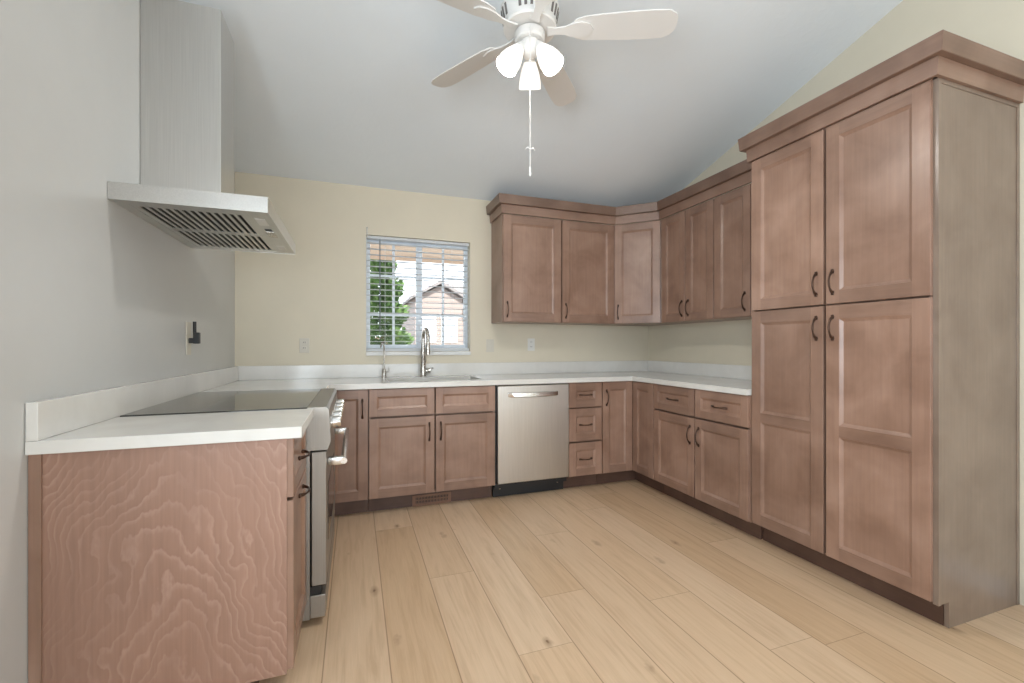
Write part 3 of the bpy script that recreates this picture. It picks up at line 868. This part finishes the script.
# sink
sk = tag(empty('sink', ((SX0 + SX1) / 2, (SY0 + SY1) / 2, 26)), 'stainless undermount sink set in the white counter', 'sink')
bm = NB(); hx, hy = (SX1 - SX0) / 2 + .15, (SY1 - SY0) / 2 + .15
t = NB(); o_, i_ = [], []
for (dx, z) in ((0, CT0 - .05 - 26), (-.25, 1.2), (-1.2, 0.4)):
    o_.append([t.verts.new((sx * (hx + dx), sy * (hy + dx), z)) for sx, sy in ((-1, -1), (1, -1), (1, 1), (-1, 1))])
for a, b in zip(o_, o_[1:]):
    for k in range(4): t.faces.new((a[k], a[(k + 1) % 4], b[(k + 1) % 4], b[k]))
t.faces.new(o_[-1]); merge(bm, t)
sb_ = build('basin', bm, STEEL_X, sk)
sb_.modifiers.new('thickness', 'SOLIDIFY').thickness = -0.0012
bm = NB(); lathe(bm, [(2.1, .42), (2.1, .55), (1.5, .6), (1.4, .45), (0.2, .45)], 24); build('drain', bm, CHROME, sk, smooth=40)

# ------------------------------------------------------------------ faucets
fa = tag(empty('faucet', (-90.9, -3.0, CT1)), 'tall satin nickel pull-down faucet with side lever at the sink', 'faucet')
bm = NB(); lathe(bm, [(1.15, .02), (1.15, .3), (.95, .45), (.88, 5.2), (.80, 5.4), (.74, 9.5)], 20); build('body', bm, NICKEL, fa, smooth=40)
# spout leans towards the sink, a little to the right
pts = []; dx, dy = 0.10, -0.995
for i in range(4): pts.append((0, 0, 9.4 + i * 1.0))
R = 3.1
for i in range(1, 15):
    a = math.pi * i / 14 * 1.02
    pts.append((dx * R * (1 - math.cos(a)), dy * R * (1 - math.cos(a)), 12.4 + R * math.sin(a)))
bm = NB(); tube(bm, pts, [0.62] * len(pts), 14); build('spout', bm, NICKEL, fa, smooth=50)
e = Vector(pts[-1])
bm = NB(); lathe(bm, [(.55, 0), (.62, -.3), (.66, -2.6), (.8, -4.6), (.78, -4.8), (.3, -4.8)], 18, Matrix.Translation(e)); build('spray_head', bm, NICKEL, fa, smooth=40)
bm = NB(); tube(bm, [(.7, 0, 1.9), (2.3, 0, 1.9)], .85, 16); tube(bm, [(2.0, 0, 2.4), (2.6, -.2, 2.7), (3.3, -.5, 2.8)], [.34, .28, .24], 10); build('lever', bm, NICKEL, fa, smooth=50)
fb = tag(empty('water_dispenser', (-103.3, -3.0, CT1)), 'slim gooseneck water tap beside the larger sink faucet', 'tap')
bm = NB(); lathe(bm, [(.85, .02), (.85, .2), (.62, .4), (.58, 2.6), (.4, 2.9)], 18); build('body', bm, NICKEL, fb, smooth=40)
pts = [(0, 0, 2.8), (0, 0, 5), (0, 0, 8)]
for i in range(1, 13):
    a = math.pi * i / 12 * .9; pts.append((-.35 * 1.8 * (1 - math.cos(a)), -.93 * 1.8 * (1 - math.cos(a)), 9.1 + 1.8 * math.sin(a)))
bm = NB(); tube(bm, pts, .24, 10); build('spout', bm, NICKEL, fb, smooth=50)
bm = NB(); tube(bm, [(.4, 0, 1.9), (1.4, 0, 1.9)], .27, 10); tube(bm, [(1.35, 0, 1.7), (1.6, 0, 3.2)], [.24, .17], 8); build('lever', bm, NICKEL, fb, smooth=50)

# ------------------------------------------------------------------ range
RY0, RY1 = -70.6, -36.5
rg = tag(empty('range', (XL, (RY0 + RY1) / 2, 0)), 'stainless slide-in electric range with black glass cooktop under the hood', 'range')
ry = (RY0 + RY1) / 2
TR = lambda bm: (bmesh.ops.translate(bm, verts=bm.verts, vec=(-XL, -ry, 0)), bm)[1]
XF = -119.1
bm = NB(); box(bm, XL + 2.0, RY0 + .05, 1.2, XF, RY1 - .05, 35.6); build('body', TR(bm), STEEL_R, rg)
bm = NB(); box(bm, -144.3, RY0 + .02, 35.62, -119.5, RY1 - .02, 36.16, 0.1); build('cooktop', TR(bm), GLASSTOP, rg)
bm = NB(); prism(bm, [(XF + .02, 29.0), (-116.4, 29.0), (-115.9, 30.4), (-116.2, 35.6), (-116.6, 36.1), (-119.45, 36.1), (-119.45, 35.65), (XF + .02, 35.65)], 'y', RY0 + .02, RY1 - .02)
build('control_panel', TR(bm), STEEL_R, rg)
bm = NB(); box(bm, XF + .25, RY0 + .1, 6.6, -116.6, RY1 - .1, 28.7, 0.12); od = build('oven_door', TR(bm), STEEL_R, rg)
bm = NB(); box(bm, -116.62, RY0 + 5, 12, -116.5, RY1 - 5, 22, 0.05); build('oven_window', TR(bm), GLASSTOP, od)
bm = NB(); tube(bm, [(-113.9, RY0 + 2.2, 26.4), (-113.9, RY1 - 2.2, 26.4)], .55, 12)
for y in (RY0 + 3, RY1 - 3): box(bm, -116.55, y - .65, 25.7, -113.9, y + .65, 27.1, 0.2)
build('handle', TR(bm), CHROME, od, smooth=40)
bm = NB(); box(bm, XF + .02, RY0 + .3, 5.1, -117.4, RY1 - .3, 6.5); build('kick_gap', TR(bm), BLACK, rg)
bm = NB(); box(bm, XF + .02, RY0 + .1, 1.3, -116.7, RY1 - .1, 5.0, 0.12); build('storage_drawer', TR(bm), STEEL_R, rg)
for k in range(5):
    y = RY0 + 4.2 + k * (RY1 - RY0 - 8.4) / 4
    bm = NB(); M = Matrix.Translation((-116.1, y, 32.9)) @ Matrix.Rotation(math.pi / 2 - 0.06, 4, 'Y')
    lathe(bm, [(1.25, 0), (1.25, .25), (1.0, .35), (.98, 1.5), (.85, 1.7), (.2, 1.7)], 20, M)
    build('knob', TR(bm), CHROME, rg, smooth=40)
for x in (XL + 4, XF - 2):
    for y in (RY0 + 2, RY1 - 2):
        bm = NB(); lathe(bm, [(.8, .02), (.8, .5), (.5, .6), (.5, 1.15)], 12, Matrix.Translation((x, y, 0))); build('foot', TR(bm), BLACK, rg, smooth=40)

# ------------------------------------------------------------------ range hood
HY0, HY1, HXF, HZ0, HZ1 = -71.2, -36.8, -125.1, 67.35, 69.85
hd = tag(empty('range_hood', (XL, (HY0 + HY1) / 2, HZ0)), 'stainless chimney range hood mounted on the wall above the cooktop', 'range hood')
hy = (HY0 + HY1) / 2
TH = lambda bm: (bmesh.ops.translate(bm, verts=bm.verts, vec=(-XL, -hy, -HZ0)), bm)[1]
bm = NB()
x0 = XL + .06
box(bm, x0, HY0, HZ1 - .12, HXF, HY1, HZ1)
box(bm, HXF - .1, HY0, HZ0, HXF, HY1, HZ1 - .12); box(bm, x0, HY0, HZ0, HXF - .1, HY0 + .1, HZ1 - .12); box(bm, x0, HY1 - .1, HZ0, HXF - .1, HY1, HZ1 - .12)
box(bm, x0, HY0 + .1, HZ0, x0 + .1, HY1 - .1, HZ1 - .12)
# underside pan with a filter recess
cells(bm, [x0 + .1, x0 + 1.6, HXF - 3.4, HXF - .1], [HY0 + .1, HY0 + 2.2, HY1 - 2.2, HY1 - .1], lambda u, v: not (x0 + 1.6 < u < HXF - 3.4 and HY0 + 2.2 < v < HY1 - 2.2), 'z', HZ0 + .03, HZ0 + .25)
build('canopy', TH(bm), STEEL_Y, hd)
fx0, fx1 = x0 + 1.62, HXF - 3.42
for (ya, yb) in ((HY0 + 2.22, hy - .1), (hy + .1, HY1 - 2.22)):
    bm = NB(); n = 13; ins = 0.9
    us = [fx0, fx0 + .7]; pitch = (fx1 - fx0 - 1.4) / n
    for k in range(n): us += [fx0 + .7 + (k + .25) * pitch, fx0 + .7 + (k + .75) * pitch]
    us += [fx1 - .7, fx1]
    inside = lambda u, v: ya + ins < v < yb - ins and fx0 + .7 < u < fx1 - .7 and abs(((u - fx0 - .7) / pitch) % 1 - .5) < .25
    cells(bm, us, [ya, ya + ins, yb - ins, yb], lambda u, v: not inside(u, v), 'z', HZ0 + .06, HZ0 + .2)
    ff = build('baffle_filter', TH(bm), STEEL_Y, hd)
    bm = NB(); box(bm, fx0 + .1, ya + .1, HZ0 + .55, fx1 - .1, yb - .1, HZ0 + .65); build('filter_backing', TH(bm), DARK, ff)
for y in (HY0 + 6.5, HY1 - 6.5):
    bm = NB(); box(bm, HXF - 2.7, y - 2.2, HZ0 - .03, HXF - 1.2, y + 2.2, HZ0 + .05, 0.03); build('light_lens', TH(bm), WHITE_PL, hd)
bm = NB(); box(bm, HXF - 2.6, hy - 3.8, HZ0 - .05, HXF - 1.1, hy + .4, HZ0 + .05, 0.03); build('control_pad', TH(bm), NICKEL, hd)
bm = NB(); box(bm, HXF - 2.4, hy - 6.0, HZ0 - .06, HXF - 1.3, hy - 4.4, HZ0 + .05, 0.03); build('display', TH(bm), BLACK, hd)
bm = NB(); box(bm, x0, -61.0, HZ1 + .02, -134.0, -51.9, 104.6, 0.05); build('chimney', TH(bm), STEEL_Z, hd)

# ------------------------------------------------------------------ ceiling fan
FX, FY = FAN; FZ = 100.0
fan = tag(empty('ceiling_fan', (FX, FY, zc(FY))), 'white five-blade ceiling fan with three lit glass shades', 'ceiling fan')
D0 = lambda z: z - zc(FY)
bm = NB(); lathe(bm, [(3.0, D0(zc(FY) - .9)), (3.0, D0(zc(FY) - 1.6)), (2.4, D0(zc(FY) - 3.2)), (1.0, D0(zc(FY) - 4.0))], 28)
build('canopy', bm, FAN_W, fan, smooth=45)
bm = NB(); lathe(bm, [(.5, D0(110.5)), (.5, D0(114))], 14); build('downrod', bm, FAN_W, fan, smooth=45)
bm = NB()
lathe(bm, [(1.2, D0(110)), (2.6, D0(109.8)), (4.6, D0(108.8)), (5.3, D0(107.6)), (5.35, D0(107.3)), (4.75, D0(104.4)), (4.9, D0(104.1)), (4.7, D0(103.75)), (2.6, D0(103.6))], 40)
for k in range(30):                                           # cooling slots round the tapered bowl
    if k % 6 > 3: continue
    a = 2 * math.pi * (k + 1.5) / 30 + math.radians(-24 + 18); t = NB(); box(t, -.24, -.06, -.95, .24, .06, .95)
    M = Matrix.Rotation(a, 4, 'Z') @ Matrix.Translation((5.07, 0, D0(105.9))) @ Matrix.Rotation(0.2, 4, 'Y') @ Matrix.Rotation(math.pi / 2, 4, 'Z')
    merge(bm, t, 1, M)
build('motor_housing', bm, [FAN_W, FAN_SLOT], fan, smooth=40)
bm = NB(); lathe(bm, [(2.7, D0(103.3)), (2.8, D0(103.1)), (2.75, D0(101.9)), (2.5, D0(101.65))], 32); build('switch_housing', bm, FAN_W, fan, smooth=40)
bm = NB(); lathe(bm, [(1.75, D0(101.6)), (1.9, D0(101.1)), (1.75, D0(100.0)), (1.2, D0(99.2)), (.4, D0(98.9))], 28); build('light_fitter', bm, FAN_W, fan, smooth=40)
for ang in (-24, 48, 120, 192, 264):
    Rz = Matrix.Rotation(math.radians(ang), 4, 'Z')
    prof = [(7.6, .9), (8.2, 1.8), (10, 2.35), (14, 2.6), (18, 2.75), (22, 2.8), (24.4, 2.65), (25.6, 2.0), (26.1, 1.2)]
    out = [(r, w_) for r, w_ in prof] + [(26.2, 0)] + [(r, -w_) for r, w_ in prof[::-1]]
    bm = NB(); prism(bm, out, 'z', -.12, .12)
    M = Rz @ Matrix.Translation((0, 0, D0(103.75))) @ Matrix.Rotation(math.radians(-12), 4, 'X')
    bmesh.ops.transform(bm, matrix=M, verts=bm.verts)
    bd = build('blade', bm, FAN_W, fan)
    bm = NB()
    arm = [(3.2, .95), (4.6, .65), (6.2, .75), (7.8, 1.35), (9.4, 1.55), (10.8, 1.1), (11.4, 0)]
    o2 = arm + [(r, -w_) for r, w_ in arm[:-1][::-1]]
    prism(bm, o2, 'z', -.42, -.14); bmesh.ops.transform(bm, matrix=M, verts=bm.verts)
    build('blade_arm', bm, FAN_W, bd)
for ang in (188, 308, 68):
    M = Matrix.Rotation(math.radians(ang), 4, 'Z') @ Matrix.Translation((1.75, 0, D0(100.6))) @ Matrix.Rotation(math.radians(180 - 33), 4, 'Y') @ Matrix.Scale(0.9, 4)
    bm = NB(); lathe(bm, [(.7, -.4), (.95, .3), (1.15, 1.4), (1.1, 1.6)], 20, M); sk_ = build('shade_holder', bm, FAN_W, fan, smooth=45)
    bm = NB(); lathe(bm, [(1.2, 1.3), (1.55, 2.2), (1.95, 3.4), (2.25, 4.8), (2.32, 6.2), (2.2, 6.25), (2.1, 5.2), (1.9, 4.0), (1.2, 2.4)], 28, M)
    build('lamp_shade', bm, SHADE, fan, smooth=60)
    ld = bpy.data.lights.new('bulb_light', 'AREA'); ld.shape = 'DISK'; ld.size = 3.8 * I; ld.energy = MOUTH; ld.color = (1.0, 0.96, 0.90)
    lo = bpy.data.objects.new('bulb_light', ld); COL.objects.link(lo); lo.parent = fan
    q = M @ Matrix.Translation((0, 0, 5.6)) @ Matrix.Rotation(math.pi, 4, 'X')
    lo.matrix_local = Matrix.Translation(q.translation * I) @ q.to_3x3().normalized().to_4x4()
bm = NB(); cx_, cy_ = -1.4, -3.6
tube(bm, [(cx_ * .7, cy_ * .68, D0(102.6)), (cx_, cy_, D0(101.9)), (cx_, cy_, D0(77.3))], .09, 6)
lathe(bm, [(.08, D0(77.4)), (.22, D0(77.0)), (.16, D0(76.6)), (.28, D0(76.1)), (.1, D0(75.7))], 10, Matrix.Translation((cx_, cy_, 0)))
for s in (-1, 1): tube(bm, [(cx_, cy_, D0(80.4)), (cx_ + s * .5, cy_, D0(80.75)), (cx_ + s * .9, cy_, D0(80.3))], [.1, .12, .05], 6)
build('pull_chain', bm, FAN_W, fan, smooth=50)

# ------------------------------------------------------------------ outlets, register
def plate(name, x, z, label, cat, mat=IVORY_PL, switch=False):
    t = tag(empty(name, (x, 0, z)), label, cat)
    bm = NB(); box(bm, -1.4, -.24, -2.25, 1.4, -.02, 2.25, 0.08); build('cover_plate', bm, mat, t)
    if switch:
        bm = NB(); box(bm, -.65, -.34, -1.3, .65, -.2, 1.3, 0.05); build('rocker', bm, mat, t)
    else:
        for s in (-1, 1):
            bm = NB(); box(bm, -.62, -.32, s * .85 - .55, .62, -.2, s * .85 + .55, 0.1)
            for q in (-.22, .22): box(bm, q - .06, -.335, s * .85 - .1, q + .06, -.318, s * .85 + .3, 0, 1)
            build('socket', bm, [mat, DARK], t)


plate('wall_outlet', -126.8, 46.3, 'outlet on the cream wall between the hood and window', 'outlet')
plate('light_switch', -67.0, 46.2, 'rocker switch on the wall just beside the window', 'switch', IVORY_PL, True)
plate('wall_outlet', -51.3, 46.6, 'outlet on the wall above the dishwasher, under the wall cabinets', 'outlet', WHITE_PL)
wo = tag(empty('wall_outlet', (XL, -38.9, 47.8), 90), 'outlet on the wall over the range, behind the black plug', 'outlet')
bm = NB(); box(bm, -1.4, -.24, -3.5, 1.4, -.02, 3.5, 0.08); build('cover_plate', bm, IVORY_PL, wo)
pg = tag(empty('power_plug', (XL + .3, -38.9, 48.2), 90), 'black power plug with upright cord stub above the range', 'plug')
bm = NB(); box(bm, -.55, -1.9, -1.5, .55, -.75, .9, 0.15); box(bm, -.45, -.76, -1.4, .45, -.02, -.3, .05); build('plug_body', bm, BLACK, pg)
bm = NB(); tube(bm, [(0, -.95, .8), (0, -.95, 3.2)], .34, 10); build('cord', bm, BLACK, pg, smooth=50)
vr = tag(empty('floor_register', (-91.0, -21.02, 0)), 'brown slotted air register in the toe kick under the sink cabinet', 'vent')
bm = NB(); n = 22; w0 = 5.6
us = [-w0, -w0 + .75]
for k in range(n):
    a = -w0 + .85 + k * (2 * w0 - 1.7) / n; us += [a + .12, a + (2 * w0 - 1.7) / n - .08]
us += [w0 - .75, w0]
us = sorted(set(round(u, 4) for u in us))
step = (2 * w0 - 1.7) / n
cells(bm, us, [0.05, .75, 1.55, 1.75, 2.55, 3.15], lambda u, v: not ((.75 < v < 1.55 or 1.75 < v < 2.55) and -w0 + .85 < u < w0 - .85 and .12 < ((u + w0 - .85) % step) < step - .08), 'y', -.32, -.06)
build('grille', bm, REGISTER, vr)
bm = NB(); box(bm, -w0 + .3, -.05, .3, w0 - .3, -.01, 2.9); build('register_backing', bm, DARK, vr)
